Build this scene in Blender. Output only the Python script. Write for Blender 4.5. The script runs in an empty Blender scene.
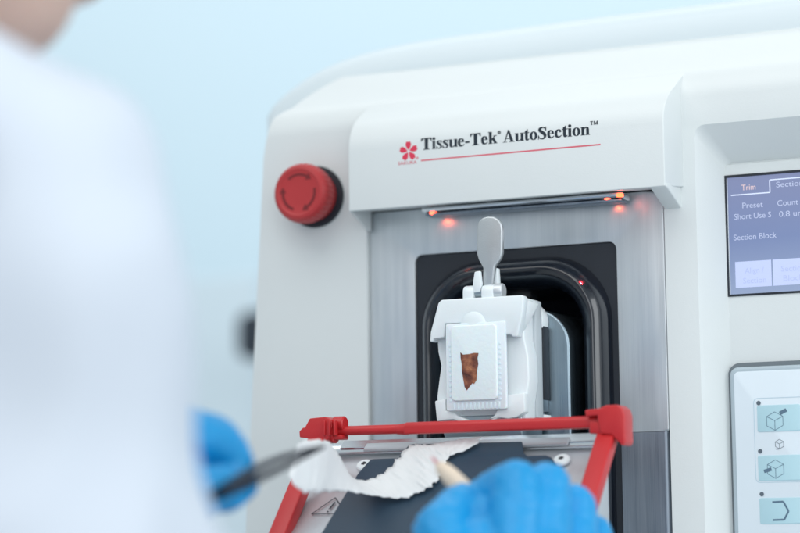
import bpy, bmesh, math, random
from mathutils import Vector, Matrix, noise
random.seed(4)
S = bpy.context.scene
COL = S.collection
MM = 0.001
V = Vector

# ------------------------------------------------------------------ camera geometry (millimetres)
TH = math.radians(25); PH = math.radians(6.85); RO = .012; F = 2222.; CX, CY = 400, 266.5
FW = V((-math.sin(TH)*math.cos(PH), math.cos(TH)*math.cos(PH), math.sin(PH)))
R0 = V((math.cos(TH), math.sin(TH), 0)); U0 = R0.cross(FW)
RT = math.cos(RO)*R0 - math.sin(RO)*U0
UP = math.sin(RO)*R0 + math.cos(RO)*U0
def ray(px, py): return FW + RT*((px-CX)/F) - UP*((py-CY)/F)
CAM = -1085*ray(517, 330)
def P(px, py, Y):
    r = ray(px, py); return CAM + r*((Y-CAM.y)/r.y)
def D(px, py, d): return CAM + ray(px, py)*d
def XZ(pts, Y):
    return [(p.x, p.z) for p in (P(a, b, Y) for a, b in pts)]

# ------------------------------------------------------------------ materials
def mat(name, col, rough=.5, metal=0., emit=None, estr=0., var=0., vscale=60., bump=0., bscale=400., coat=0., trans=0., sss=0., alpha=1., spec=None):
    m = bpy.data.materials.new(name); m.use_nodes = True
    nt = m.node_tree; b = nt.nodes['Principled BSDF']
    b.inputs['Base Color'].default_value = (*col, 1); b.inputs['Roughness'].default_value = rough
    b.inputs['Metallic'].default_value = metal; b.inputs['Coat Weight'].default_value = coat
    b.inputs['Transmission Weight'].default_value = trans
    b.inputs['Subsurface Weight'].default_value = sss
    b.inputs['Subsurface Scale'].default_value = .004
    b.inputs['Alpha'].default_value = alpha
    if spec is not None: b.inputs['Specular IOR Level'].default_value = spec
    if emit: b.inputs['Emission Color'].default_value = (*emit, 1); b.inputs['Emission Strength'].default_value = estr
    tc = nt.nodes.new('ShaderNodeTexCoord')
    if var:
        n = nt.nodes.new('ShaderNodeTexNoise'); n.inputs['Scale'].default_value = vscale; n.inputs['Detail'].default_value = 5
        nt.links.new(tc.outputs['Object'], n.inputs['Vector'])
        mx = nt.nodes.new('ShaderNodeMix'); mx.data_type = 'RGBA'
        mx.inputs[6].default_value = (*[c*(1-var) for c in col], 1); mx.inputs[7].default_value = (*[min(1, c*(1+var)) for c in col], 1)
        nt.links.new(n.outputs['Fac'], mx.inputs[0]); nt.links.new(mx.outputs[2], b.inputs['Base Color'])
        mr = nt.nodes.new('ShaderNodeMapRange'); mr.inputs[3].default_value = max(0.02, rough-.06); mr.inputs[4].default_value = min(1, rough+.06)
        nt.links.new(n.outputs['Fac'], mr.inputs[0]); nt.links.new(mr.outputs[0], b.inputs['Roughness'])
    if bump:
        n2 = nt.nodes.new('ShaderNodeTexNoise'); n2.inputs['Scale'].default_value = bscale; n2.inputs['Detail'].default_value = 3
        nt.links.new(tc.outputs['Object'], n2.inputs['Vector'])
        bp = nt.nodes.new('ShaderNodeBump'); bp.inputs['Strength'].default_value = bump; bp.inputs['Distance'].default_value = .0005
        nt.links.new(n2.outputs['Fac'], bp.inputs['Height']); nt.links.new(bp.outputs[0], b.inputs['Normal'])
    return m

def brushed(name, lo, hi, rough, vertical=True, metal=1.0):
    m = mat(name, lo, rough, metal)
    nt = m.node_tree; b = nt.nodes['Principled BSDF']
    tc = nt.nodes.new('ShaderNodeTexCoord')
    fac = []
    for sc in ((2200, 2200, 25), (260, 260, 5), (30, 30, 18)):
        mp = nt.nodes.new('ShaderNodeMapping'); mp.inputs['Scale'].default_value = sc if vertical else (sc[2], sc[1], sc[0])
        n = nt.nodes.new('ShaderNodeTexNoise'); n.inputs['Scale'].default_value = 1; n.inputs['Detail'].default_value = 4
        nt.links.new(tc.outputs['Object'], mp.inputs[0]); nt.links.new(mp.outputs[0], n.inputs['Vector']); fac.append(n)
    a = nt.nodes.new('ShaderNodeMath'); a.operation = 'ADD'; nt.links.new(fac[0].outputs[0], a.inputs[0]); nt.links.new(fac[1].outputs[0], a.inputs[1])
    a2 = nt.nodes.new('ShaderNodeMath'); a2.operation = 'ADD'; nt.links.new(a.outputs[0], a2.inputs[0]); nt.links.new(fac[2].outputs[0], a2.inputs[1])
    mr = nt.nodes.new('ShaderNodeMapRange'); mr.inputs[1].default_value = 1.1; mr.inputs[2].default_value = 1.9
    nt.links.new(a2.outputs[0], mr.inputs[0])
    mx = nt.nodes.new('ShaderNodeMix'); mx.data_type = 'RGBA'; mx.inputs[6].default_value = (*lo, 1); mx.inputs[7].default_value = (*hi, 1)
    nt.links.new(mr.outputs[0], mx.inputs[0]); nt.links.new(mx.outputs[2], b.inputs['Base Color'])
    mr2 = nt.nodes.new('ShaderNodeMapRange'); mr2.inputs[3].default_value = rough-.05; mr2.inputs[4].default_value = rough+.09
    nt.links.new(mr.outputs[0], mr2.inputs[0]); nt.links.new(mr2.outputs[0], b.inputs['Roughness'])
    bp = nt.nodes.new('ShaderNodeBump'); bp.inputs['Strength'].default_value = .12; bp.inputs['Distance'].default_value = .0002
    nt.links.new(fac[0].outputs[0], bp.inputs['Height']); nt.links.new(bp.outputs[0], b.inputs['Normal'])
    return m

M = dict(
    shell=mat('shell_paint', (.70, .735, .738), .42, var=.025, vscale=14, bump=.10, bscale=1500),
    cover=mat('cover_paint', (.66, .735, .77), .4, var=.015, vscale=14, bump=.08, bscale=1500),
    steel=brushed('brushed_steel', (.60, .64, .67), (.76, .79, .81), .40, metal=.82),
    steel_dark=brushed('shade_toned_steel', (.20, .24, .29), (.33, .37, .42), .40),  # same steel, darker: a dark reflection is put into its colour
    chrome=mat('polished_steel', (.72, .75, .78), .16, 1, var=.05, vscale=90),
    satin=mat('satin_steel', (.40, .46, .50), .3, 1, var=.08, vscale=120),
    headm=brushed('machined_metal', (.20, .27, .32), (.30, .37, .42), .30),
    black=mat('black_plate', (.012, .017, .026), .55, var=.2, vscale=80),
    rubber=mat('black_glossy_moulding', (.008, .011, .018), .18, coat=.6, var=.25, vscale=50, spec=.5),
    gap=mat('dark_gap', (.02, .022, .028), .8, var=.1),
    redp=mat('red_plastic', (.54, .022, .026), .36, var=.05, vscale=70, bump=.12, bscale=1200, sss=.05),
    redb=mat('red_button', (.44, .028, .032), .45, var=.05, vscale=70, bump=.15, bscale=1600),
    redd=mat('engraved_red', (.17, .008, .012), .6, var=.05),
    white=mat('white_plastic', (.78, .83, .85), .35, sss=.06, var=.02, bump=.08, bscale=900),
    block=mat('cassette_plastic', (.80, .86, .90), .4, sss=.2, var=.02),
    wax=mat('paraffin_wax', (.84, .88, .90), .32, sss=.35, var=.02, vscale=200, bump=.25, bscale=700),
    hold=mat('satin_aluminium', (.60, .63, .66), .38, .55, var=.03, vscale=150, bump=.1, bscale=1500),
    bladeplate=mat('slate_blue_anodised_plate', (.018, .044, .076), .52, 0, var=.10, vscale=35, bump=.1, bscale=1200),
    ink=mat('black_ink', (.008, .018, .030), .5, var=.1),
    redink=mat('red_ink', (.68, .035, .085), .5, var=.05),
    pinkink=mat('thin_red_ink', (.66, .13, .17), .5, var=.05),
    slotgrey=mat('grey_print', (.10, .13, .16), .5, var=.05),
    keypad=mat('keypad_foil', (.74, .82, .88), .3, coat=.2, var=.015),
    frame=mat('keypad_frame', (.42, .50, .55), .4, var=.03),
    lever=mat('cast_lever_metal', (.50, .53, .55), .34, .65, var=.05, vscale=150, bump=.15, bscale=1500),
    adapter=mat('grey_plastic', (.52, .57, .60), .4, var=.03),
    surround=mat('grey_surround', (.16, .19, .21), .5, var=.05),
    key=mat('pale_cyan_key', (.45, .66, .73), .35, var=.02),
    line=mat('blue_grey_print', (.10, .17, .24), .5, var=.05),
    paleline=mat('pale_print', (.50, .62, .70), .5, var=.02),
    nitrile=mat('blue_nitrile', (.004, .30, .65), .40, var=.10, vscale=50, bump=.6, bscale=180, sss=.08),
    coat=mat('white_lab_cloth', (.63, .68, .76), .85, var=.02, vscale=25, bump=.3, bscale=1800),
    skin=mat('skin', (.62, .43, .36), .5, sss=.15, var=.06, vscale=40, bump=.2, bscale=900),
    hair=mat('dark_hair', (.02, .015, .012), .5, var=.3, vscale=200, bump=.5, bscale=900),
    trouser=mat('navy_cloth', (.03, .05, .09), .9, var=.1),
    forceps=mat('dark_steel_forceps', (.045, .055, .075), .28, 1, var=.1, vscale=100),
    stick=mat('cream_handle', (.78, .64, .50), .45, var=.05, vscale=200, bump=.1),
    needle=mat('pink_needle', (.55, .10, .13), .4, var=.05),
    wall=mat('pale_blue_wall', (.66, .79, .855), .8, var=.01, vscale=1.5, bump=.03, bscale=60),
    benchm=mat('bench_laminate', (.66, .70, .72), .4, var=.03, vscale=30),
    cab=mat('grey_cabinet_paint', (.57, .67, .73), .5, var=.02, vscale=10),
    dark=mat('dark_equipment_plastic', (.02, .03, .045), .5, var=.1),
    eye=mat('eye_white', (.8, .8, .78), .2, var=.02),
    ledr=mat('red_led', (.8, .05, .02), .3, emit=(1, .06, .02), estr=9, var=.01),
    ledo=mat('orange_led', (.9, .3, .1), .3, emit=(1, .07, .035), estr=7, var=.01),
    txt=mat('screen_text', (.2, .2, .2), .5, emit=(.36, .43, .66), estr=1.0),
    txto=mat('screen_tab_text', (.2, .2, .2), .5, emit=(.70, .48, .48), estr=1.0),
    txtd=mat('screen_button_text', (.2, .2, .2), .5, emit=(.30, .38, .70), estr=1.0),
    tabl=mat('screen_tab_line', (.2, .2, .2), .5, emit=(.62, .72, .95), estr=1.0),
    sbtn=mat('screen_button', (.2, .2, .2), .4, emit=(.40, .49, .80), estr=1.0),
)
# tissue: mottled brown
def tissue():
    m = mat('brown_tissue', (.20, .07, .04), .45, bump=.6, bscale=900)
    nt = m.node_tree; b = nt.nodes['Principled BSDF']; tc = nt.nodes.new('ShaderNodeTexCoord')
    n = nt.nodes.new('ShaderNodeTexNoise'); n.inputs['Scale'].default_value = 190; n.inputs['Detail'].default_value = 6
    r = nt.nodes.new('ShaderNodeValToRGB'); r.color_ramp.elements[0].position = .36; r.color_ramp.elements[0].color = (.05, .012, .010, 1)
    r.color_ramp.elements[1].position = .68; r.color_ramp.elements[1].color = (.42, .17, .08, 1)
    e = r.color_ramp.elements.new(.52); e.color = (.20, .06, .032, 1)
    nt.links.new(tc.outputs['Object'], n.inputs['Vector']); nt.links.new(n.outputs[0], r.inputs[0]); nt.links.new(r.outputs[0], b.inputs['Base Color'])
    return m
M['tissue'] = tissue()
# ribbon: thin translucent wax
def ribbonmat():
    m = bpy.data.materials.new('paraffin_ribbon'); m.use_nodes = True; nt = m.node_tree
    b = nt.nodes['Principled BSDF']; b.inputs['Base Color'].default_value = (.96, .97, .97, 1); b.inputs['Roughness'].default_value = .45
    t = nt.nodes.new('ShaderNodeBsdfTranslucent'); t.inputs[0].default_value = (.9, .93, .95, 1)
    mx = nt.nodes.new('ShaderNodeMixShader'); mx.inputs[0].default_value = .28
    tc = nt.nodes.new('ShaderNodeTexCoord'); n = nt.nodes.new('ShaderNodeTexNoise'); n.inputs['Scale'].default_value = 520; n.inputs['Detail'].default_value = 4
    nt.links.new(tc.outputs['Object'], n.inputs['Vector'])
    bp = nt.nodes.new('ShaderNodeBump'); bp.inputs['Strength'].default_value = .5; bp.inputs['Distance'].default_value = .0006
    nt.links.new(n.outputs[0], bp.inputs['Height']); nt.links.new(bp.outputs[0], b.inputs['Normal'])
    nt.links.new(b.outputs[0], mx.inputs[1]); nt.links.new(t.outputs[0], mx.inputs[2]); nt.links.new(mx.outputs[0], nt.nodes['Material Output'].inputs[0])
    return m
M['ribbon'] = ribbonmat()
# screen: blue-violet display image, lighter towards its lower right
def screenmat():
    m = mat('lit_display', (.02, .02, .04), .18, emit=(.2, .2, .5), estr=1.0)
    nt = m.node_tree; b = nt.nodes['Principled BSDF']; tc = nt.nodes.new('ShaderNodeTexCoord')
    mp = nt.nodes.new('ShaderNodeMapping'); mp.inputs['Location'].default_value = (-.103, 0, -.010); mp.inputs['Scale'].default_value = (1, 1, 1)
    sx = nt.nodes.new('ShaderNodeSeparateXYZ'); nt.links.new(tc.outputs['Object'], mp.inputs[0]); nt.links.new(mp.outputs[0], sx.inputs[0])
    a = nt.nodes.new('ShaderNodeMapRange'); a.inputs[1].default_value = 0; a.inputs[2].default_value = .065; nt.links.new(sx.outputs[2], a.inputs[0])
    r = nt.nodes.new('ShaderNodeValToRGB'); nt.links.new(a.outputs[0], r.inputs[0])
    r.color_ramp.elements[0].color = (.31, .40, .58, 1); r.color_ramp.elements[1].color = (.23, .27, .44, 1)
    e = r.color_ramp.elements.new(.45); e.color = (.19, .26, .46, 1)
    nt.links.new(r.outputs[0], b.inputs['Emission Color'])
    return m
M['screen'] = screenmat()

# ------------------------------------------------------------------ mesh helpers (coordinates in mm)
def finish(name, bm, m, parent=None, angle=35, smooth=True):
    bmesh.ops.recalc_face_normals(bm, faces=bm.faces)
    for v in bm.verts: v.co *= MM
    me = bpy.data.meshes.new(name); bm.to_mesh(me); bm.free()
    return link(name, me, m, parent, angle, smooth)
def link(name, me, m, parent=None, angle=35, smooth=True):
    if smooth:
        for p in me.polygons: p.use_smooth = True
        if angle: me.set_sharp_from_angle(angle=math.radians(angle))
    me.materials.clear(); me.materials.append(m)
    o = bpy.data.objects.new(name, me); COL.objects.link(o)
    setparent(o, parent)
    return o
def setparent(o, parent):
    if parent:
        o.parent = parent
        w = Matrix.Identity(4)
        q = parent
        if q.type == 'EMPTY' and q.parent is None: w = Matrix.Translation(q.location)
        o.matrix_parent_inverse = w.inverted()
def bevel(bm, w, seg=3, ang=30):
    if w <= 0: return bm
    bmesh.ops.recalc_face_normals(bm, faces=bm.faces)
    es = [e for e in bm.edges if len(e.link_faces) == 2 and e.calc_face_angle(0) > math.radians(ang)]
    bmesh.ops.bevel(bm, geom=es, offset=w, segments=seg, profile=.5, affect='EDGES', clamp_overlap=True)
    return bm
def prism(pts, a, b, axis='y', bev=0, seg=3, bm=None):
    """polygon extruded along an axis: axis y -> pts (x,z); axis x -> pts (y,z); axis z -> pts (x,y)"""
    n = bmesh.new()
    f = {'y': lambda p, h: (p[0], h, p[1]), 'x': lambda p, h: (h, p[0], p[1]), 'z': lambda p, h: (p[0], p[1], h)}[axis]
    va = [n.verts.new(f(p, a)) for p in pts]; vb = [n.verts.new(f(p, b)) for p in pts]
    n.faces.new(va); n.faces.new(vb[::-1])
    k = len(pts)
    for i in range(k): n.faces.new((va[i], vb[i], vb[(i+1) % k], va[(i+1) % k]))
    bevel(n, bev, seg)
    return merge(bm, n)
def merge(bm, n, mx=None):
    if mx is not None: bmesh.ops.transform(n, matrix=mx, verts=n.verts)
    if bm is None: return n
    me = bpy.data.meshes.new('t'); n.to_mesh(me); n.free(); bm.from_mesh(me); bpy.data.meshes.remove(me); return bm
def box(x0, x1, y0, y1, z0, z1, bev=0, seg=2, bm=None):
    return prism([(x0, z0), (x1, z0), (x1, z1), (x0, z1)], y0, y1, 'y', bev, seg, bm)
def lathe(prof, c, axis=(0, -1, 0), n=48, bm=None, mod=None):
    """profile [(radius, height along axis)]"""
    m = bmesh.new(); rings = []
    q = V(axis).normalized().to_track_quat('Z', 'Y').to_matrix()
    for r, h in prof:
        if r < 1e-4: rings.append([m.verts.new(V(c)+q@V((0, 0, h)))]); continue
        rings.append([m.verts.new(V(c)+q@V(((r+(mod(i, h) if mod else 0))*math.cos(2*math.pi*i/n), (r+(mod(i, h) if mod else 0))*math.sin(2*math.pi*i/n), h))) for i in range(n)])
    for a, b in zip(rings, rings[1:]):
        for i in range(n):
            j = (i+1) % n
            if len(a) == 1 and len(b) > 1: m.faces.new((a[0], b[i], b[j]))
            elif len(b) == 1 and len(a) > 1: m.faces.new((a[i], b[0], a[j]))
            elif len(a) > 1: m.faces.new((a[i], b[i], b[j], a[j]))
    if len(rings[0]) > 1: m.faces.new(rings[0])
    if len(rings[-1]) > 1: m.faces.new(rings[-1][::-1])
    return merge(bm, m)
def rod(p, q, r0, r1=None, n=20, bm=None, rnd=True):
    p, q = V(p), V(q); r1 = r0 if r1 is None else r1; L = (q-p).length
    prof = []
    if rnd:
        prof += [(0, -r0)]+[(r0*math.cos(a), r0*math.sin(a)) for a in [math.radians(k) for k in (-75, -50, -25)]]
        prof += [(r0, 0), (r1, L)]+[(r1*math.cos(a), L+r1*math.sin(a)) for a in [math.radians(k) for k in (25, 50, 75)]]+[(0, L+r1)]
    else: prof = [(r0, 0), (r1, L)]
    return lathe(prof, p, q-p, n, bm)
def ell(c, r, bm=None, rot=None, sub=3):
    m = bmesh.new(); bmesh.ops.create_icosphere(m, subdivisions=sub, radius=1)
    mx = Matrix.Translation(V(c)) @ (rot.to_4x4() if rot else Matrix.Identity(4)) @ Matrix.Diagonal((*r, 1))
    bmesh.ops.transform(m, matrix=mx, verts=m.verts); return merge(bm, m)
def bake(o):
    dg = bpy.context.evaluated_depsgraph_get(); dg.update()
    me = bpy.data.meshes.new_from_object(o.evaluated_get(dg)); o.modifiers.clear(); old = o.data; o.data = me; bpy.data.meshes.remove(old)
    return me
def boolean(bm, cutters, op='DIFFERENCE'):
    """bm with each cutter bmesh removed / united, exact solver; returns bmesh in mm"""
    def tmp(b):
        bmesh.ops.recalc_face_normals(b, faces=b.faces)
        me = bpy.data.meshes.new('t'); b.to_mesh(me); b.free(); o = bpy.data.objects.new('t', me); COL.objects.link(o); return o
    a = tmp(bm); cs = [tmp(c) for c in cutters]
    for c in cs:
        md = a.modifiers.new('b', 'BOOLEAN'); md.object = c; md.operation = op; md.solver = 'EXACT'
    me = bake(a); r = bmesh.new(); r.from_mesh(me)
    for c in cs+[a]: bpy.data.objects.remove(c)
    bmesh.ops.remove_doubles(r, verts=r.verts, dist=.01)
    bmesh.ops.dissolve_limit(r, angle_limit=math.radians(.5), verts=r.verts, edges=r.edges)
    return r
def voxel(bm, vox, smooth=6, fac=.6):
    for v in bm.verts: v.co *= MM
    me = bpy.data.meshes.new('t'); bm.to_mesh(me); bm.free(); o = bpy.data.objects.new('t', me); COL.objects.link(o)
    md = o.modifiers.new('r', 'REMESH'); md.mode = 'VOXEL'; md.voxel_size = vox*MM
    if smooth:
        s = o.modifiers.new('s', 'SMOOTH'); s.iterations = smooth; s.factor = fac
    me = bake(o); bpy.data.objects.remove(o); return me
def arc(cx, cy, r, a0, a1, n):
    return [(cx+r*math.cos(math.radians(a0+(a1-a0)*i/n)), cy+r*math.sin(math.radians(a0+(a1-a0)*i/n))) for i in range(n+1)]
def rrect(x0, x1, z0, z1, r, n=6):
    if not isinstance(r, (tuple, list)): r = (r,)*4   # bl, br, tr, tl
    return (arc(x0+r[0], z0+r[0], r[0], 180, 270, n)+arc(x1-r[1], z0+r[1], r[1], 270, 360, n)
            + arc(x1-r[2], z1-r[2], r[2], 0, 90, n)+arc(x0+r[3], z1-r[3], r[3], 90, 180, n))
def empty(name, loc, label, cat, group=None):
    o = bpy.data.objects.new(name, None); COL.objects.link(o); o.location = V(loc)*MM; o.empty_display_size = .02
    o['label'] = label; o['category'] = cat
    if group: o['group'] = group
    return o
def tag(o, label, cat, group=None):
    o['label'] = label; o['category'] = cat
    if group: o['group'] = group
    return o
def structure(o): o['kind'] = 'structure'; return o

# flat printed artwork: pieces are polygons in a local plane, each a hair above the last
class Ink:
    def __init__(s, org, ex, ez, n, t=.06): s.o, s.ex, s.ez, s.n = V(org), V(ex), V(ez), V(n); s.bm = bmesh.new(); s.k = 0; s.t = t
    def at(s, x, z, h): return s.o+s.ex*x+s.ez*z+s.n*h
    def poly(s, pts):
        s.k += 1; h = s.t+.0025*(s.k % 12)
        a = [s.bm.verts.new(s.at(x, z, h)) for x, z in pts]; b = [s.bm.verts.new(s.at(x, z, -.05)) for x, z in pts]
        s.bm.faces.new(a)
        for i in range(len(pts)): s.bm.faces.new((a[i], b[i], b[(i+1) % len(pts)], a[(i+1) % len(pts)]))
    def strip(s, L, Rr, closed=False):
        s.k += 1; h = s.t+.0025*(s.k % 12)
        a = [s.bm.verts.new(s.at(x, z, h)) for x, z in L]; b = [s.bm.verts.new(s.at(x, z, h)) for x, z in Rr]
        n = len(a)
        for i in range(n if closed else n-1):
            j = (i+1) % n; s.bm.faces.new((a[i], a[j], b[j], b[i]))
    def line(s, p, q, w):
        p, q = V(p), V(q); d = (q-p).normalized()*w/2; n = V((-d.y, d.x))
        s.poly([tuple(p-d*.0+n), tuple(q+n), tuple(q-n), tuple(p-n)])
    def path(s, pts, w, closed=False):
        k = len(pts)
        for i in range(k if closed else k-1): s.line(pts[i], pts[(i+1) % k], w)
    def stroke(s, pts, sc=1, ox=0, oz=0, sub=5):
        c = [V((p[0], p[1], p[2])) for p in pts]; out = []
        for i in range(len(c)-1):
            p0, p1, p2, p3 = c[max(i-1, 0)], c[i], c[i+1], c[min(i+2, len(c)-1)]
            for j in range(sub+(1 if i == len(c)-2 else 0)):
                t = j/sub
                out.append(.5*((2*p1)+(-p0+p2)*t+(2*p0-5*p1+4*p2-p3)*t*t+(-p0+3*p1-3*p2+p3)*t**3))
        L, Rr = [], []
        for i, p in enumerate(out):
            d = out[min(i+1, len(out)-1)]-out[max(i-1, 0)]; d = V((d.x, d.y)); d = d.normalized() if d.length else V((1, 0)); n = V((-d.y, d.x))*p.z/2
            L.append((ox+sc*(p.x+n.x), oz+sc*(p.y+n.y))); Rr.append((ox+sc*(p.x-n.x), oz+sc*(p.y-n.y)))
        s.strip(L, Rr)
    def ring(s, cx, cz, rx, rz, ix, iz, n=28):
        A = [(cx+rx*math.cos(2*math.pi*i/n), cz+rz*math.sin(2*math.pi*i/n)) for i in range(n)]
        B = [(cx+ix*math.cos(2*math.pi*i/n), cz+iz*math.sin(2*math.pi*i/n)) for i in range(n)]
        s.strip(A, B, True)
    def disc(s, cx, cz, r, n=16): s.poly([(cx+r*math.cos(2*math.pi*i/n), cz+r*math.sin(2*math.pi*i/n)) for i in range(n)])
    def done(s, name, m, parent): return finish(name, s.bm, m, parent, smooth=False)

def R_(a, b, c, d): return ('p', [(a, b), (c, b), (c, d), (a, d)])
GL = {
 'T': (667, [R_(240, 10, 430, 655), ('p', [(22, 636), (648, 636), (648, 676), (22, 676)]), R_(130, 0, 540, 28), ('p', [(22, 676), (18, 500), (44, 500), (75, 590), (150, 645)]), ('p', [(648, 676), (520, 645), (592, 590), (622, 500), (650, 500)]), ('p', [(180, 20), (240, 20), (240, 90)]), ('p', [(430, 20), (490, 20), (430, 90)])]),
 'i': (278, [R_(65, 0, 212, 461), R_(14, 0, 264, 27), R_(16, 434, 100, 461), ('d', 138, 600, 82)]),
 's': (389, [('s', [(318, 335, 22), (290, 405, 34), (205, 442, 50), (105, 400, 92), (98, 335, 105), (190, 262, 128), (288, 180, 122), (312, 105, 98), (262, 28, 60), (165, 8, 40), (70, 70, 30), (42, 150, 20)]), R_(318, 315, 340, 461), R_(26, -8, 48, 160)]),
 'u': (556, [R_(62, 100, 208, 461), R_(10, 434, 120, 461), ('s', [(135, 150, 146), (142, 70, 120), (210, 22, 58), (310, 50, 42), (385, 115, 34)]), R_(378, 12, 522, 461), R_(322, 434, 440, 461), R_(480, 0, 548, 30)]),
 'e': (444, [R_(110, 244, 412, 278), ('s', [(345, 255, 116), (325, 385, 100), (232, 444, 42), (122, 380, 122), (94, 235, 136), (130, 90, 134), (238, 30, 76), (345, 58, 46), (418, 120, 26)])]),
 '-': (333, [R_(42, 165, 290, 272)]),
 'k': (556, [R_(68, 0, 215, 676), R_(14, 649, 120, 676), R_(14, 0, 272, 27), ('s', [(205, 195, 44), (420, 440, 40)]), R_(322, 434, 522, 461), ('p', [(235, 285), (338, 372), (528, 20), (380, 20)]), R_(322, 0, 556, 27)]),
 'A': (722, [('s', [(345, 660, 44), (110, 15, 46)]), ('p', [(305, 692), (385, 692), (652, 15), (474, 15)]), R_(175, 190, 480, 230), R_(8, 0, 245, 27), R_(398, 0, 712, 27)]),
 't': (333, [R_(84, 80, 228, 560), ('p', [(84, 460), (228, 460), (228, 630), (205, 630), (150, 540), (84, 490)]), R_(14, 425, 312, 461), ('s', [(156, 95, 144), (178, 40, 100), (248, 34, 58), (322, 92, 26)])]),
 'o': (500, [('r', 250, 231, 226, 242, 84, 208)]),
 'S': (556, [('s', [(478, 500, 22), (448, 580, 36), (385, 640, 46), (290, 662, 58), (150, 600, 120), (128, 500, 140), (255, 392, 172), (405, 275, 172), (440, 165, 146), (390, 55, 88), (250, 12, 54), (120, 60, 36), (56, 190, 22)]), R_(474, 468, 500, 690), R_(34, -16, 60, 225)]),
 'c': (444, [('d', 345, 355, 62), ('s', [(388, 365, 40), (320, 434, 44), (215, 436, 58), (122, 360, 128), (94, 232, 138), (130, 92, 132), (238, 30, 76), (345, 58, 46), (420, 128, 26)])]),
 'n': (556, [R_(62, 0, 208, 461), R_(12, 0, 258, 27), R_(14, 434, 100, 461), ('s', [(200, 345, 30), (285, 420, 56), (370, 418, 90), (412, 350, 140), (414, 200, 144)]), R_(342, 0, 486, 350), R_(298, 0, 540, 27)]),
}
def serif(ink, text, x, z, size, xs=1.0, bold=1.0):
    sc = size/1000
    for ch in text:
        if ch == ' ': x += 250*sc*xs; continue
        w, ps = GL[ch]
        o2, ex = ink.o, ink.ex
        ink.o = o2+ex*x; ink.ex = ex*xs
        for p in ps:
            if p[0] == 'p': ink.poly([(a*sc, z+b*sc) for a, b in p[1]])
            elif p[0] == 'd': ink.disc(p[1]*sc, z+p[2]*sc, p[3]*sc)
            elif p[0] == 'r': ink.ring(p[1]*sc, z+p[2]*sc, p[3]*sc, p[4]*sc, p[5]*sc, p[6]*sc)
            else: ink.stroke(p[1], sc, 0, z)
        ink.o, ink.ex = o2, ex
        x += w*sc*xs
    return x
def label_text(name, body, org, ex, ez, n, size, m, parent, xs=1.0, align='LEFT', thick=.03):
    cu = bpy.data.curves.new('t', 'FONT'); cu.body = body; cu.size = size; cu.extrude = thick; cu.align_x = align; cu.resolution_u = 3
    o = bpy.data.objects.new('t', cu); COL.objects.link(o)
    dg = bpy.context.evaluated_depsgraph_get(); dg.update()
    me = bpy.data.meshes.new_from_object(o.evaluated_get(dg)); bpy.data.objects.remove(o)
    ex, ez, n, org = V(ex), V(ez), V(n), V(org)
    for v in me.vertices:
        c = v.co; v.co = (org+ex*c.x*xs+ez*c.y+n*(c.z+thick))*MM
    return link(name, me, m, parent, smooth=False)

EX, EZ, EN = V((1, 0, 0)), V((0, 0, 1)), V((0, -1, 0))
BENCH = -190
# ================================================================== SETTING
w = finish('wall', box(-4200, 4200, 2300, 2400, -900, 2200), M['wall']); structure(w)
b = finish('bench', box(-1500, 1500, -330, 520, BENCH-40, BENCH, 2), M['benchm']); structure(b)

# ================================================================== THE SECTIONING MACHINE
mach = empty('microtome', (0, 150, BENCH), 'off-white automatic sectioning machine with steel front, red stop button and blue display', 'microtome')
SL = .636
def slope_z(y): return 116.0+(y+3)*SL

def shell():
    # outline of the housing seen from the front (left side flares towards the bottom, top corner rounded)
    zb = BENCH+8
    a = [(-155, zb), (260, zb), (260, 150), (-98, 150)]
    a += [(-98-30*math.sin(t), 150-32*(1-math.cos(t))) for t in [math.radians(k) for k in range(10, 81, 10)]]
    a += [(-134.5, 118), (-138.5, 96)]
    A = prism(a, -3, 75, 'y')
    y1 = 42
    pr = [(-40, zb-5), (-3, zb-5)]
    # front face, soft radius, slope to the seam
    pts = []
    p0, p1, p2 = V((-3, 106)), V((-3, 116)), V((9, 116+12*SL))
    for i in range(9):
        t = i/8; q = p0*(1-t)**2+p1*2*t*(1-t)+p2*t*t; pts.append((q.x, q.y))
    B = prism([(-3, zb-5)]+pts+[(y1, slope_z(y1)), (y1+4, slope_z(y1)-1.5), (90, slope_z(y1)-2), (90, zb-5)], -300, 300, 'x')
    C_ = boolean(A, [B], 'INTERSECT')
    # hollow behind the steel front, bay of the display and keypad
    niche = box(-79.6, 77.6, -20, 70, BENCH+14, 66)
    outer = rrect(93.5, 246, BENCH+20, 92.5, 5, 5); inner = rrect(104, 240, BENCH+28, 76, 3, 5)
    bay = bmesh.new()
    rings = []
    for k, y in ((0, -12), (0, -3.0), (.25, 1.5), (.75, 9), (1, 15)):
        rings.append([bay.verts.new((o[0]*(1-k)+i[0]*k, y, o[1]*(1-k)+i[1]*k)) for o, i in zip(outer, inner)])
    for r, q in zip(rings, rings[1:]):
        for i in range(len(r)): bay.faces.new((r[i], r[(i+1) % len(r)], q[(i+1) % len(r)], q[i]))
    bay.faces.new(rings[0]); bay.faces.new(rings[-1][::-1])
    C_ = boolean(C_, [niche]); C_ = boolean(C_, [bay])
    bevel(C_, 1.6, 4, 28)
    return finish('housing', C_, M['shell'], mach, angle=40)
shell()
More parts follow.
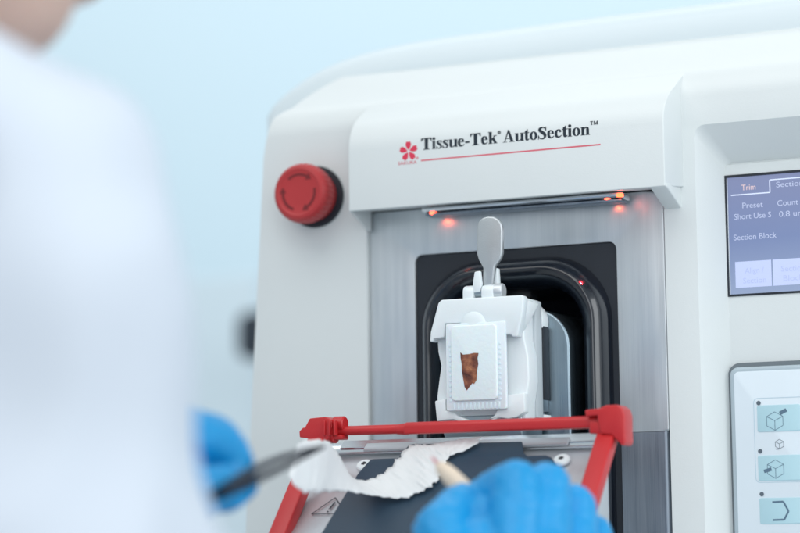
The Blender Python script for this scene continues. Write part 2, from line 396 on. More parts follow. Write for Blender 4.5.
# rear cover above the seam
ol_ = [(p.x, p.z) for p in (P(a, b_, 74) for a, b_ in ((280, 118), (287, 107), (300, 94.5), (318, 81), (336, 70.5), (354, 62.5), (380, 54), (405, 48), (430, 43.2), (470, 37), (520, 31), (600, 20), (740, 3)))]
ol_ += [(200, ol_[-1][1]+2), (252, ol_[-1][1]+2)]
cov = bmesh.new(); rings = []
def inset(pts, d):
    r = []
    for i in range(len(pts)):
        a, b_ = V(pts[max(i-1, 0)]), V(pts[min(i+1, len(pts)-1)]); t = (b_-a).normalized(); r.append(V(pts[i])-V((-t.y, t.x))*d)
    return r
for y, d in [(44.5, 30), (44.5, 20)]+[(44.5+29.5*(1-math.cos(math.radians(a))), 15*(1-math.sin(math.radians(a)))) for a in (8, 20, 32, 45, 58, 70, 80, 90)]+[(330, 0)]:
    r = inset(ol_, d); rings.append([cov.verts.new((p.x, y, p.y)) for p in [V((r[0].x, 80))]+r+[V((r[-1].x, 80))]])
for a, b_ in zip(rings, rings[1:]):
    for i in range(len(a)-1): cov.faces.new((a[i], a[i+1], b_[i+1], b_[i]))
cov.faces.new(rings[0]); cov.faces.new(rings[-1][::-1])
finish('rear_cover', cov, M['cover'], mach, angle=45)
finish('rear_body', box(-140, 255, 76, 330, BENCH+8, 136, 4), M['shell'], mach)
for x in (-125, 235):
    for y in (20, 300):
        finish('foot', lathe([(16, 0), (16, 6), (14, 8.5)], (x, y, BENCH), (0, 0, 1), 24), M['gap'], mach)

# hood over the cutting window
def hoodpart():
    pts = []
    p0, p1, p2 = V((-25, 91)), V((-25, 101.5)), V((-13.5, 101.5+11.5*.66))
    for i in range(9):
        t = i/8; q = p0*(1-t)**2+p1*2*t*(1-t)+p2*t*t; pts.append((q.x, q.y))
    prof = [(-25, 61.0)]+pts+[(36, 139.2), (36, 132), (4, 104), (4, 64.4)]
    n = bmesh.new(); rings = []
    for x, ins in ((-78.6, 0), (85.6, 1)):
        ring = []
        for (y, z) in prof:
            k = max(0, (y+25)/22)          # sides flare a little towards the back
            ring.append(n.verts.new((x+(-1 if not ins else 1)*(min(k, 1.2)*2.2), y, z)))
        rings.append(ring)
    n.faces.new(rings[0]); n.faces.new(rings[1][::-1]); k = len(prof)
    for i in range(k): n.faces.new((rings[0][i], rings[0][(i+1) % k], rings[1][(i+1) % k], rings[1][i]))
    for x0, x1 in ((-78.9, -77.7), (77.9, 86.2)):
        n = prism([(-24.2, 62.6), (-1, 65.5), (-1, 53.4), (-4, 53.8), (-24.0, 60.8)], x0, x1, 'x', 0, 1, n)
    bevel(n, 1.2, 4, 25)
    return finish('hood', n, M['shell'], mach, angle=40)
hood = hoodpart()

# --- printing on the hood
HP = V((0, -25.0, 0))
ink = Ink(HP, EX, EZ, EN)
pA, pB = P(421, 150.2, -25), P(590, 135.2, -25)
natural = 10495-333+333-20
wtot = sum(GL[c][0] if c != ' ' else 250 for c in 'Tissue-TekAutoSection')+250+90
size = 8.6
xs = (pB.x-pA.x)/(wtot*size/1000)
serif(ink, 'Tissue-Tek', pA.x+.16, pA.z-.02, size, xs); x = serif(ink, 'Tissue-Tek', pA.x, pA.z, size, xs)
ink.ring(x+1.15, pA.z+5.2, .85, .85, .62, .62); ink.line((x+.95, pA.z+4.7), (x+.95, pA.z+5.7), .22); ink.ring(x+1.2, pA.z+5.45, .32, .26, .12, .1, 10); ink.line((x+1.15, pA.z+5.25), (x+1.55, pA.z+4.7), .2)
x += 90*size/1000*xs
serif(ink, ' AutoSection', x+.16, pA.z-.02, size, xs); x = serif(ink, ' AutoSection', x, pA.z, size, xs)
# TM
tz, tx = pA.z+4.7, x+.2
for a, b, c, d in ((0, 1.45, 1.5, 1.7), (.6, 0, .9, 1.6), (.4, 0, 1.1, .16), (1.9, 0, 2.15, 1.7), (3.35, 0, 3.75, 1.7), (1.75, 0, 2.35, .16), (3.15, 0, 3.95, .16)):
    ink.poly([(tx+a, tz+b), (tx+c, tz+b), (tx+c, tz+d), (tx+a, tz+d)])
ink.poly([(tx+1.9, tz+1.7), (tx+2.3, tz+1.7), (tx+2.95, tz+.2), (tx+2.7, tz+.0)]); ink.poly([(tx+2.7, tz), (tx+2.9, tz), (tx+3.6, tz+1.7), (tx+3.4, tz+1.7)])
ink.done('product_lettering', M['ink'], hood)
fl = Ink(HP, EX, EZ, EN); fc = P(408.6, 151.3, -25)
for k in range(5):
    a = math.radians(90+72*k+2); u = V((math.cos(a), math.sin(a))); n_ = V((-u.y, u.x))
    out = [(.55, 0), (1.3, .6), (2.4, 1.25), (3.5, 1.5), (4.4, 1.2), (5.0, .62), (4.55, 0), (5.0, -.62), (4.4, -1.2), (3.5, -1.5), (2.4, -1.25), (1.3, -.6)]
    half = out[:7]
    fl.poly([(fc.x+(u*r+n_*s).x, fc.z+(u*r+n_*s).y) for r, s in half]); fl.poly([(fc.x+(u*r+n_*s).x, fc.z+(u*r+n_*s).y) for r, s in [out[0]]+out[6:]])
rc = P(417.3, 158, -25); fl.ring(rc.x, rc.z, .6, .6, .42, .42, 12); fl.disc(rc.x, rc.z, .2, 8)
fl.done('flower_emblem', M['redink'], hood)
un = Ink(HP, EX, EZ, EN); u0, u1 = P(421, 161.3, -25), P(600.5, 142.3, -25)
un.poly([(u0.x, u0.z), (u1.x, u0.z), (u1.x, u0.z+.72), (u0.x, u0.z+.72)]); un.done('red_underline', M['pinkink'], hood)
s0 = P(398, 165.2, -25)
label_text('small_lettering', 'SAKURA', s0+EN*.05, EX, EZ, EN, 2.3, M['pinkink'], hood, xs=(u0.x-s0.x-1.1)/9.6)

# --- stop button
bc = V((-107.8, -3, 73.2))
btn = finish('emergency_stop_button', lathe([(12.6, 1.2), (12.9, 6), (14.3, 8.5), (14.6, 10), (14.9, 12), (15.0, 16), (14.6, 18.2), (13.4, 19.6), (11.9, 20.0), (11.2, 19.7), (10.8, 19.6), (5, 19.6), (0, 19.6)], bc, EN, 144,
             mod=lambda i, h: (.28 if (i % 4) < 2 else -.1) if 8 < h < 16.5 else 0), M['redb'], mach, angle=28)
finish('button_collar', lathe([(15.6, 0), (15.9, 1.4), (15.4, 2.4), (12.9, 2.6)], bc, EN, 64), M['black'], btn)
ar = Ink(bc+EN*19.6, EX, EZ, EN, t=.12)
for k in range(3):
    a0 = 130-120*k
    pts = [(9.0*math.cos(math.radians(a0-t*70)), 9.0*math.sin(math.radians(a0-t*70))) for t in [i/10 for i in range(11)]]
    Lr = [(x*1.075, z*1.075) for x, z in pts]; Rr = [(x*.925, z*.925) for x, z in pts]; ar.strip(Lr, Rr)
    e = math.radians(a0-70); t = V((math.sin(e), -math.cos(e))); r = V((math.cos(e), math.sin(e)))
    ar.poly([tuple(r*10.9), tuple(r*9+t*3.0), tuple(r*7.1)])
ar.done('turn_arrows', M['redd'], btn)

# --- steel front and window
ZB = -165
sp = boolean(prism(rrect(-79.2, 76.6, -51.5, 63.2, (1, 1, 7, 1.5)), 0, 6, 'y'), [prism(rrect(-54.3, 52.2, -300, 40.3, (1, 1, 4, 4)), -10, 20, 'y')])
es = [e for e in sp.edges if all(v.co.x > 68 and v.co.y < .1 for v in e.verts)]
bmesh.ops.bevel(sp, geom=es, offset=3.0, segments=6, profile=.5, affect='EDGES', clamp_overlap=True)
bevel(sp, .5, 2, 60)
plate = finish('steel_front_plate', sp, M['steel'], mach, angle=40)
finish('side_seal', box(75.9, 78.4, 1.5, 8, ZB, 62, .5), M['gap'], mach)
finish('side_seal', box(-80.4, -78.6, 1.5, 8, ZB, 62, .5), M['gap'], mach)
finish('top_seal', box(-78.5, 77, 1.5, 8, 62.6, 66, .4), M['gap'], mach)
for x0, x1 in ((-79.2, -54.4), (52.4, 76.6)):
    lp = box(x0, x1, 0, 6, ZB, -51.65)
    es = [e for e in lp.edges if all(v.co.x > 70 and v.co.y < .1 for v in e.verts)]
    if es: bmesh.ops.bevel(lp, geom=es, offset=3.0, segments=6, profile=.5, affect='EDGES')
    finish('lower_steel_panel', lp, M['steel_dark'] if x0 > 0 else M['steel'], mach)  # right panel takes the darker copy, its dark reflection painted in

def arch(hw, top, r, y, bottom=-150, n=10):
    pts = [(-hw, bottom)]+arc(-hw+r, top-r, r, 180, 90, n)+arc(hw-r, top-r, r, 90, 0, n)+[(hw, bottom)]
    return pts
wp = boolean(prism(rrect(-54.0, 51.9, -150, 40.0, (1, 1, 3.8, 3.8)), 1.2, 3.2, 'y'), [prism([(x-1, z) for x, z in arch(49.5, 35, 32, 0, -300)], -20, 30, 'y')])
finish('window_plate', wp, M['black'], mach, angle=40)
tun = bmesh.new(); rings = []
for o_, y in ((-.4, 2.2), (0, .6), (1.0, -2.6), (2.8, -6.2), (4.4, -8.6), (5.6, -9.9), (6.4, -10.3), (7.4, -9.8), (9.4, -8.8), (11.6, -6.4), (13.4, -2.5), (14.4, 3), (15, 12), (15.2, 30), (15.4, 60), (30, 66)):
    rings.append([tun.verts.new((x-1, y, z)) for x, z in arch(49.7-o_, 35-o_*1.0, max(32-o_*.75, 8), y)])
for a, b_ in zip(rings, rings[1:]):
    for i in range(len(a)-1): tun.faces.new((a[i], a[i+1], b_[i+1], b_[i]))
tun.faces.new(rings[-1])
for v in tun.verts: pass
finish('window_moulding', tun, M['rubber'], mach, angle=60)

# --- light bar and red lamps under the hood
q0, q1 = P(422, 213, -14), P(622.5, 196, -14)
lb = prism([(-14.5, 60.2), (-14, 59.6), (-8, 58.6), (-3, 58.8), (-3, 61.6), (-14.5, 61.5)], q0.x, q1.x, 'x', .5, 2)
bar = finish('light_bar', lb, M['chrome'], mach)
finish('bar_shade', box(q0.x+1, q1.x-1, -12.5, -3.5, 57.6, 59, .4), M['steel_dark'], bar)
for px, py, mm in ((433, 214.6, 'ledo'), (608, 199.8, 'ledo'), (620, 196.2, 'ledr')):
    p = P(px, py, -11 if mm == 'ledo' else -14)
    l = finish('red_lamp', lathe([(0, -.6), (1.5, -.5), (1.9, .2), (1.5, 1.1), (0, 1.4)], (p.x, p.y, p.z+.2), (0, 0, 1), 16), M[mm], bar)
    if mm == 'ledr': l.name = 'laser_lens'
    ld = bpy.data.lights.new('red_lamp_light', 'SPOT'); ld.energy = .0013 if mm == 'ledo' else .0004; ld.color = (1, .12, .04); ld.spot_size = math.radians(130); ld.spot_blend = .8; ld.shadow_soft_size = .001
    lo = bpy.data.objects.new('red_lamp_light', ld); COL.objects.link(lo); lo.location = V((p.x, p.y+(6.5 if mm == 'ledo' else 2), p.z-1.6))*MM
    tgt = V((3, 7, -8)) if mm == 'ledo' else V((22, 14, -3))
    lo.rotation_euler = tgt.to_track_quat('-Z', 'Y').to_euler(); setparent(lo, mach)

for ax, ay in ((580.5, 283), (583.5, 278.5), (586.5, 274)):
    ld = bpy.data.lights.new('laser_beam', 'SPOT'); ld.energy = .45; ld.color = (1, .02, .03); ld.spot_size = math.radians(2.6); ld.spot_blend = .5; ld.shadow_soft_size = .0004
    lo = bpy.data.objects.new('laser_beam', ld); COL.objects.link(lo); p = P(620, 197, -20); lo.location = p*MM
    lo.rotation_euler = (P(ax, ay, -9)-p).to_track_quat('-Z', 'Y').to_euler(); setparent(lo, mach)
# --- specimen head (in the window), clamp and lever
head = finish('specimen_head', prism([(-24, -110)]+arc(-8, -8, 16, 180, 90, 8)+arc(15, -10, 18, 90, 0, 8)+[(33, -110)], -16, 62, 'y', 1.2, 3), M['headm'], mach, angle=40)
finish('head_edge', prism([(17.6, -46), (19.6, -46), (19.6, 2), (17.6, 5)], -17.5, -15.5, 'y', .4, 2), M['chrome'], head)
Y = -48
clamp = finish('specimen_clamp', prism(XZ([(437, 336), (438, 352), (441, 366), (439, 380), (437, 396), (437, 413), (441, 421), (526, 419), (526, 402), (529, 380), (528, 356), (524, 338), (523, 299), (446, 303)], -45), -45, -33, 'y', .8, 3), M['white'], mach, angle=40)
finish('adapter_plate', box(-17.5, 22.8, -32.8, -24.6, -45, 10.5, .8), M['adapter'], clamp)
finish('guide_block', box(-16, 22.4, -24.4, -16.2, -41.5, -2.5, .5), M['satin'], clamp)
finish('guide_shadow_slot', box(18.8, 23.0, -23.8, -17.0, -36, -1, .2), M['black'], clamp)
finish('corner_shell', prism([(6, -2), (22.9, -2)]+arc(13.9, 1.6, 9.2, 0, 90, 7)+[(6, 10.8)], -24.4, -16.4, 'y', .5, 2), M['white'], clamp, angle=40)
finish('clamp_foot', box(11, 23, -24, -14.5, -47, -43, .4), M['white'], clamp)
# cap with two side lugs
cap = prism(XZ([(430.6, 342), (434, 341.8), (434.2, 339), (444.7, 337.6), (445.8, 323.6), (500.8, 321.6), (501, 334.4), (511.5, 334.4), (513, 337), (518, 336.5), (523.5, 311), (524.4, 297.6), (522.5, 295.2), (466, 298.4), (442, 300), (439, 303), (431.4, 332)], -50), -51, -45.2, 'y', .9, 3)
# wedge that runs back along the right shoulder
c1 = [P(523.6, 296.4, -50), P(524.4, 311, -50), P(518.4, 336, -50)]
n = bmesh.new()
fr = [V((20.5, -50, c1[0].z)), V((23.6, -50, c1[0].z-1)), V((23.4, -50, c1[1].z)), V((20.8, -50, c1[2].z+1)), V((17, -50, c1[2].z+6))]
bk = [V((20.5, -30, c1[0].z)), V((24.4, -32, c1[0].z-2)), V((24.2, -38, c1[1].z)), V((21.2, -44, c1[2].z+2)), V((17, -44, c1[2].z+6))]
va = [n.verts.new(v) for v in fr]; vb = [n.verts.new(v) for v in bk]; n.faces.new(va); n.faces.new(vb[::-1])
for i in range(5): n.faces.new((va[i], va[(i+1) % 5], vb[(i+1) % 5], vb[i]))
bevel(n, .5, 2); cap = merge(cap, n)
cap = box(-14, 21.5, -45.5, -24.6, 8.4, 11.0, .8, 2, cap)
cap = ell(P(474, 323.5, -50.2), (6.9, 1.9, 6.2), cap)
finish('clamp_cap', cap, M['white'], clamp, angle=40)
# lower jaws
jl = prism(XZ([(436, 401), (446.5, 399), (447, 411), (455, 412), (459, 416), (470, 420), (480, 421), (490, 419.5), (496, 415), (498, 410), (502.5, 409), (503, 395.5), (525.5, 393), (526, 412), (518, 417), (509, 418.8), (500, 417.5), (494, 420.5), (480, 424), (466, 423.5), (455, 419.5), (447, 420), (438, 421.5)], -48), -49.6, -44, 'y', .6, 2)
finish('lower_jaw', jl, M['white'], clamp, angle=40)
finish('clamp_base', prism(XZ([(441, 417), (524, 414), (524, 438), (447, 440)], -44), -46.5, -20, 'y', .8, 2), M['satin'], clamp)
# lever
lv = prism(XZ([(477.2, 229), (478.6, 222), (482.5, 218), (488, 216.6), (493.5, 216.8), (498.5, 219.4), (501.8, 224), (502.6, 230), (502.4, 253), (500.5, 259), (495, 266), (493, 285), (482.5, 286), (483.5, 268), (479, 260), (477.3, 254)], -46), -46.6, -43.6, 'y', .7, 3)
lever = finish('clamp_lever', lv, M['lever'], clamp, angle=40)
lk = prism(XZ([(475.6, 272), (481, 271), (482.4, 284), (481.5, 292), (474.5, 293), (473.8, 284)], -48), -49.5, -47, 'y', .5, 2)
lk = prism(XZ([(491, 270), (498, 268), (499.5, 290), (491.5, 291)], -42), -43.3, -39.6, 'y', .5, 2, lk)
hz = P(484, 292, -46).z
for a, b_ in ((466, 476.5), (484.5, 496)):
    xa, xb = P(a, 292, -46).x, P(b_, 292, -46).x
    lk = prism([(-50, 8), (-50, hz)]+[(-46+4*math.cos(t), hz+3.4*math.sin(t)) for t in [math.radians(k) for k in (160, 130, 90, 50, 20)]]+[(-42, hz), (-42, 8)], xa, xb, 'x', .3, 2, lk)
finish('hinge_bracket', lk, M['white'], lever, angle=40)
finish('hinge_pin', rod((P(467, 292, -46).x, -46, hz), (P(505, 292, -46).x-1.4, -46, hz), 2.9, None, 24, None, False), M['satin'], lever, angle=40)
finish('hinge_cup', lathe([(0, .2), (3.2, .2), (3.6, -.5), (3.6, -5)], (P(503.5, 291, -46).x, -46, hz), (1, 0, 0), 24), M['hold'], lever, angle=40)

# ================================================================== PARAFFIN BLOCK
BX0, BX1 = P(446.8, 360, -51).x, P(506.5, 360, -51).x
BZ0, BZ1 = P(476, 410, -51).z, P(476, 322.5, -51).z
blk = empty('paraffin_block', ((BX0+BX1)/2, -49.5, BZ0), 'white paraffin block with brown tissue piece, held in the white clamp', 'paraffin block')
cs = boolean(prism(rrect(BX0, BX1, BZ0, BZ1, 1.0), -52.0, -49.8, 'y', .4, 2), [])
for i in range(14):   # grille of the cassette: tiny ribs along the sides and the bottom
    z = BZ0+4+i*2.35
    if z < BZ1-9:
        cs = box(BX0+1.5, BX0+2.7, -52.18, -51.8, z, z+1.1, .15, 1, cs); cs = box(BX1-3.6, BX1-2.4, -52.18, -51.8, z, z+1.1, .15, 1, cs)
for i in range(12):
    x = BX0+3.6+i*2.05
    cs = box(x, x+1.0, -52.3, -51.8, BZ0+.4, BZ0+3.4, .15, 1, cs)
finish('cassette', cs, M['block'], blk, angle=40)
wx = prism(rrect(BX0+3.0, BX1-3.9, BZ0+4.4, BZ1-1.2, 2.2), -53.3, -51.9, 'y', .6, 4)
wax = finish('wax', wx, M['wax'], blk, angle=50)
tp = [(460.3, 352.2), (463, 354.5), (469, 354), (474, 352.8), (478.6, 353), (477.5, 358), (478.3, 364), (477, 371), (476.6, 380), (474, 384), (472.5, 383), (470, 386), (466.8, 390.4), (464.6, 387), (463.2, 379), (461.8, 371), (461.6, 364), (460.6, 358)]
n = bmesh.new(); poly = XZ(tp, -53.4)
cx_, cz_ = sum(p[0] for p in poly)/len(poly), sum(p[1] for p in poly)/len(poly)
K = 6; rings = []
for k in range(K):
    t = 1-k/K
    rings.append([n.verts.new((cx_+(x-cx_)*t, -53.38-.2*(1-t**4)-.10*noise.noise(V((x*t*.6, k, z*t*.6))), cz_+(z-cz_)*t)) for x, z in poly])
c_ = n.verts.new((cx_, -53.6, cz_))
for a, b_ in zip(rings, rings[1:]):
    for i in range(len(a)): n.faces.new((a[i], a[(i+1) % len(a)], b_[(i+1) % len(a)], b_[i]))
for i in range(len(rings[-1])): n.faces.new((rings[-1][i], rings[-1][(i+1) % len(rings[-1])], c_))
finish('tissue_sample', n, M['tissue'], wax, angle=60)

# ================================================================== BLADE HOLDER (inclined)
AL = math.radians(38); HU = V((0, -math.cos(AL), -math.sin(AL))); HN = V((0, -math.sin(AL), math.cos(AL)))
HO = V((0, -57, -56))
def HI(x, t, h=0): return HO+EX*x+HU*t+HN*h
def PHd(px, py, h=0):
    r = ray(px, py); o = HO+HN*h; return (o-CAM).dot(HN)/r.dot(HN)
def PH_(px, py, h=0):
    p = CAM+ray(px, py)*PHd(px, py, h)-HO; return (p.x, p.dot(HU))
def hprism(pts, h0, h1, bev=0, seg=2, bm=None):
    n = prism(pts, h0, h1, 'z', bev, seg)
    for v in n.verts: v.co = HI(v.co.x, v.co.y, v.co.z)
    return merge(bm, n)
st = prism([(-56, -56.5), (-57, -57.2), (-57-105*math.cos(AL), -56.5-105*math.sin(AL)), (-57-100*math.cos(AL), -140), (-52, -140), (-52, -56.5)], -79.5, 64.3, 'x', .8, 3)
stage = finish('blade_holder', st, M['hold'], mach)
finish('holder_rail', box(-70, 38, -50, -2, -64, -58.5, 1), M['satin'], stage)
finish('holder_column', box(-60, 45, -50, 10, BENCH+10, -66, 3), M['hold'], stage)
# strips along the blade
finish('blade', hprism([(-66, -.6), (62, -.6), (62, 5.5), (-66, 5.5)], 1.6, 2.2, .2, 1), M['chrome'], stage)
finish('blade_bed', hprism([(-77, -.2), (62.5, -.2), (62.5, 8.2), (-77, 8.2)], .2, 1.55, .4, 2), M['chrome'], stage)
finish('clamp_strip', hprism([(-52, 3.8), (50, 3.8), (50, 9.2), (-52, 9.2)], 2.2, 3.6, .5, 2), M['hold'], stage)
h = 4.4
L1, L2, L3 = PH_(370.5, 459, h), PH_(357, 474, h), PH_(321, 533, h)
bl = [PH_(408, 445, h), PH_(398, 457.4, h), PH_(374, 458.4, h), L1, PH_(366.5, 463, h), L2, (L3[0]+(L3[0]-L2[0])*.9, L3[1]+(L3[1]-L2[1])*.9)]
r0 = PH_(550, 454.5, h)
bl += [(r0[0]+22, bl[-1][1]), (r0[0]+5, r0[1]+7), (r0[0]+1, r0[1]+1.5), (r0[0]-2, r0[1]), PH_(527, 455.2, h), PH_(523.5, 452, h), PH_(522, 440.8, h), PH_(412, 443.6, h)]
pp = finish('blade_pressure_plate', hprism(bl, 3.0, h, .7, 3), M['bladeplate'], stage)
for px, py in ((363.7, 463), (561, 457.6)):
    x, t = PH_(px, py, 2)
    n = lathe([(3.9, 0), (3.9, .9), (3.3, 1.6), (1.7, 1.8), (0, 1.8)], HI(x, t, .1), HN, 28)
    sc_ = finish('screw', n, M['white'], stage, angle=35)
    n = bmesh.new()
    for k in range(3):
        a = math.radians(60*k+15); d = V((math.cos(a), math.sin(a))); e = V((-d.y, d.x))
        q = [d*1.3+e*.35, -d*1.3+e*.35, -d*1.3-e*.35, d*1.3-e*.35]
        n = hprism([(x+v.x, t+v.y) for v in q], .9, 2.0+.01*k, 0, 1, n)
    finish('screw_recess', n, M['gap'], sc_, smooth=False)
# warning mark on the light plate, left of the dark plate
wi = Ink(HI(0, 0, .05), EX, -HU, HN)
def wp_(px, py): a, b_ = PH_(px, py, 0); return (a, -b_)
tri = [wp_(311.5, 514), wp_(335.3, 497.6), wp_(346.5, 513.4)]
wi.path(tri, .45, True)
e0, e1 = V(wp_(335.0, 502.2)), V(wp_(329.5, 509.0)); wi.line(e0, e1, .85); e2 = wp_(327.8, 511.6); wi.disc(e2[0], e2[1], .55)
wi.done('warning_symbol', M['ink'], stage)
si = Ink(HI(0, 0, .05), EX, -HU, HN); a, b_ = wp_(319.5, 486), wp_(331, 485.4); si.line(a, b_, .6); m_ = wp_(327, 484.8); si.line(m_, b_, 1.2); si.done('slot_mark', M['slotgrey'], stage)

# ================================================================== RED FINGER GUARD
GY = -70
ga, gb, gm = P(338, 431.5, GY), P(600, 421.6, GY), P(398, 429.3, GY)
zb_ = (ga.z+gb.z)/2
n = rod((ga.x-2, GY, zb_), (gm.x, GY, zb_-.1), 2.2, 2.25, 20)
n = rod((gm.x-.5, GY, zb_-.2), (gm.x+5, GY, zb_-.1), 2.3, 2.9, 20, n, False)
n = prism([(GY-2.9, zb_-2.6), (GY+2.9, zb_-2.6), (GY+2.9, zb_+2.4), (GY-1.2, zb_+3.0), (GY-2.9, zb_+1.6)], gm.x+4, gb.x+3, 'x', .9, 3, n)
guard = finish('finger_guard', n, M['redp'], mach, angle=40)
def hinge_right():
    n = prism(XZ([(586, 410), (600, 408.4), (607, 405.2), (618, 404.8), (623.5, 409), (625.5, 416), (625.6, 430), (626.2, 442), (623.5, 446), (612.5, 434.5), (601.5, 433.8), (601.2, 431), (598.5, 419), (598.5, 415.4), (586.5, 416.6)], GY-5), GY-6.5, GY+5, 'y', .6, 3)
    p = P(596, 427, GY-3); n = box(p.x-2.6, p.x+4, GY-5, GY+3, p.z-3, p.z+2.5, .8, 2, n)
    p = P(619, 419, GY-4); n = lathe([(4.6, 0), (4.6, 4.0), (4.0, 4.7), (2.2, 4.8), (2.0, 3.9), (0, 3.9)], (p.x-2, GY-1, p.z), EX, 24, n)
    return n
finish('guard_hinge', hinge_right(), M['redp'], guard, angle=40)
def hinge_left():
    n = prism(XZ([(301.5, 437.5), (301, 431.5), (305, 427.5), (306.5, 428), (311.5, 418.5), (327, 416.8), (333, 420), (334, 426), (331, 438), (326, 443), (318, 441.5), (314.5, 439)], GY-4), GY-6, GY+4, 'y', 1.0, 3)
    p = P(336, 423, GY); n = lathe([(3.0, 0), (3.6, .6), (3.6, 5.4), (3.0, 6)], (p.x-1, GY, p.z-.5), EX, 24, n)
    p = P(330, 433, GY); n = lathe([(4.4, 0), (4.9, .6), (4.9, 6.4), (4.2, 7), (2.4, 7)], (p.x-3, GY-1, p.z), EX, 24, n)
    p = P(341, 439, GY); n = box(p.x-6, p.x+2.5, GY-4, GY+3, p.z-.4, p.z+1.9, .6, 2, n)
    for k in range(3):
        p = P(326+k*5, 427, GY-5); n = box(p.x-.5, p.x+.5, GY-7, GY-4, p.z-4, p.z+3.0, .3, 2, n)
    return n
finish('guard_hinge', hinge_left(), M['redp'], guard, angle=40)
def arm(a, b, w, th):
    a, b = V(a), V(b); d = (b-a).normalized(); s = EX; u = s.cross(d).normalized()
    pr_ = [(-w/2, -th/2), (w/2, -th/2), (w/2, th/2-1.4), (w/2-1.8, th/2), (-w/2+1.8, th/2), (-w/2, th/2-1.4)]
    n = bmesh.new(); A = [n.verts.new(a+s*p+u*q) for p, q in pr_]; B = [n.verts.new(b+s*p*1.05+u*q*1.05) for p, q in pr_]
    n.faces.new(A); n.faces.new(B[::-1])
    for i in range(6): n.faces.new((A[i], A[(i+1) % 6], B[(i+1) % 6], B[i]))
    return bevel(n, .8, 3, 20)
ra = P(609, 434, GY); rd = V((0, -48, -52)).normalized()
def armend(p, px_, py_):   # point in the x-plane of p that lies on this sight line
    r = ray(px_, py_); return CAM+r*((p.x-CAM.x)/r.x)
re_ = armend(ra, 581, 527); la = P(321, 436, GY); le_ = armend(la, 279, 540)
for a_, e_ in ((ra, re_), (la, le_)):
    d_ = (e_-a_); finish('guard_arm', arm(a_, a_+d_*1.12, 8.4, 7.5), M['redp'], guard, angle=30)

# ================================================================== DISPLAY
SY = 12.0
s0, s1 = P(724.5, 178.5, SY), P(729, 295, SY); sx0 = 103.6; sx1 = 196; sz0, sz1 = 12.7, 68.9
bz = boolean(box(96, 243, 13.2, 24, BENCH+24, sz1+6.5, 1.2), [box(sx0-1.0, sx1+1, 5, 16.5, sz0-1, sz1+1)])
bez = finish('control_fascia', bz, M['shell'], mach)
finish('display_gasket', boolean(box(sx0-1.0, sx1+1, 12.6, 16, sz0-1, sz1+1, .2), [box(sx0, sx1, 5, 30, sz0, sz1)]), M['black'], bez)
scr = finish('display_screen', box(sx0, sx1, 14.6, 16, sz0, sz1), M['screen'], bez, smooth=False)
SO = V((0, 14.6, 0))
def sp_(px, py): q = P(px, py, 14.6); return (q.x, q.z)
tl = Ink(SO, EX, EZ, EN); a = sp_(731, 195.5); b_ = sp_(770, 191.8); c = sp_(770.5, 177); d = sp_(830, 171)
tl.path([(a[0], a[1]), (b_[0], a[1]), (b_[0], sz1-2.5), (sx1-3, sz1-2.5)], .5); tl.done('tab_outline', M['tabl'], scr)
sb = Ink(SO, EX, EZ, EN); za, zb2 = sp_(736, 288)[1], sp_(736, 262)[1]
xx = sp_(735.5, 275)[0]; wB = sp_(771.5, 273)[0]-xx
for k in range(2): sb.poly([(xx+k*(wB+.7), za), (xx+k*(wB+.7)+wB, za), (xx+k*(wB+.7)+wB, zb2), (xx+k*(wB+.7), zb2)])
sb.done('screen_keys', M['sbtn'], scr)
def stext(body, px, py, size, m='txt', wpx=None):
    q = P(px, py, 14.5); o = label_text('screen_lettering', body, q+EN*.06, EX, EZ, EN, size, M[m], scr, xs=1, thick=.02)
    if wpx:
        xs_ = [v.co.x for v in o.data.vertices]; w0 = max(xs_)-min(xs_); w1 = (P(px+wpx, py, 14.5).x-q.x)*MM
        for v in o.data.vertices: v.co.x = min(xs_)+(v.co.x-min(xs_))*w1/w0
    return o
stext('Trim', 741.5, 190.5, 3.9, 'txto', 14); stext('Section', 776, 187.5, 3.8, 'txt', 27)
stext('Preset', 742, 208.5, 3.9, 'txt', 20.5); stext('Count', 777, 206, 3.9, 'txt', 21)
stext('Short Use S', 734, 219.8, 3.9, 'txt', 37); stext('0.8 um', 779, 217, 3.9, 'txt', 25)
stext('Section Block', 733.5, 240.5, 3.9, 'txt', 43)
stext('Align /', 745, 273.5, 3.8, 'txtd', 19); stext('Section', 743, 283.5, 3.8, 'txtd', 23)
stext('Section', 781, 271.5, 3.8, 'txtd', 24); stext('Block', 783, 281, 3.8, 'txtd', 20)

# ================================================================== KEYPAD
KY = 9.0
k0 = P(733, 371, KY)
kx0 = k0.x; kz1 = P(745, 369, KY).z; kx1 = 205; kz0 = -168
rim = boolean(prism(rrect(kx0-3.2, kx1+3, kz0-3, kz1+3.2, (3, 3, 6, 6)), 11.5, 22, 'y'), [])
finish('keypad_surround', rim, M['surround'], mach)
kb = prism(rrect(kx0-1.6, kx1, kz0, kz1+1.0, (2, 2, 4, 4)), 8.2, 18, 'y', 1.4, 4)
key = finish('keypad', kb, M['frame'], mach, angle=40)
kp = finish('keypad_foil', prism(rrect(kx0+.6, kx1-2, kz0+2, kz1-1.2, 2.5), 7.8, 9, 'y', .25, 2), M['keypad'], key, angle=40)
def kp_(px, py): q = P(px, py, 7.8); return (q.x, q.z)
KO = V((0, 7.8, 0))
ol = Ink(KO, EX, EZ, EN)
g0, g1 = kp_(753.5, 398.5), kp_(756, 482.5); gx1 = g0[0]+50
ol.path(rrect(g0[0], gx1, g1[1], g0[1], 2, 4), .35, True); ol.done('key_group_outline', M['paleline'], kp)
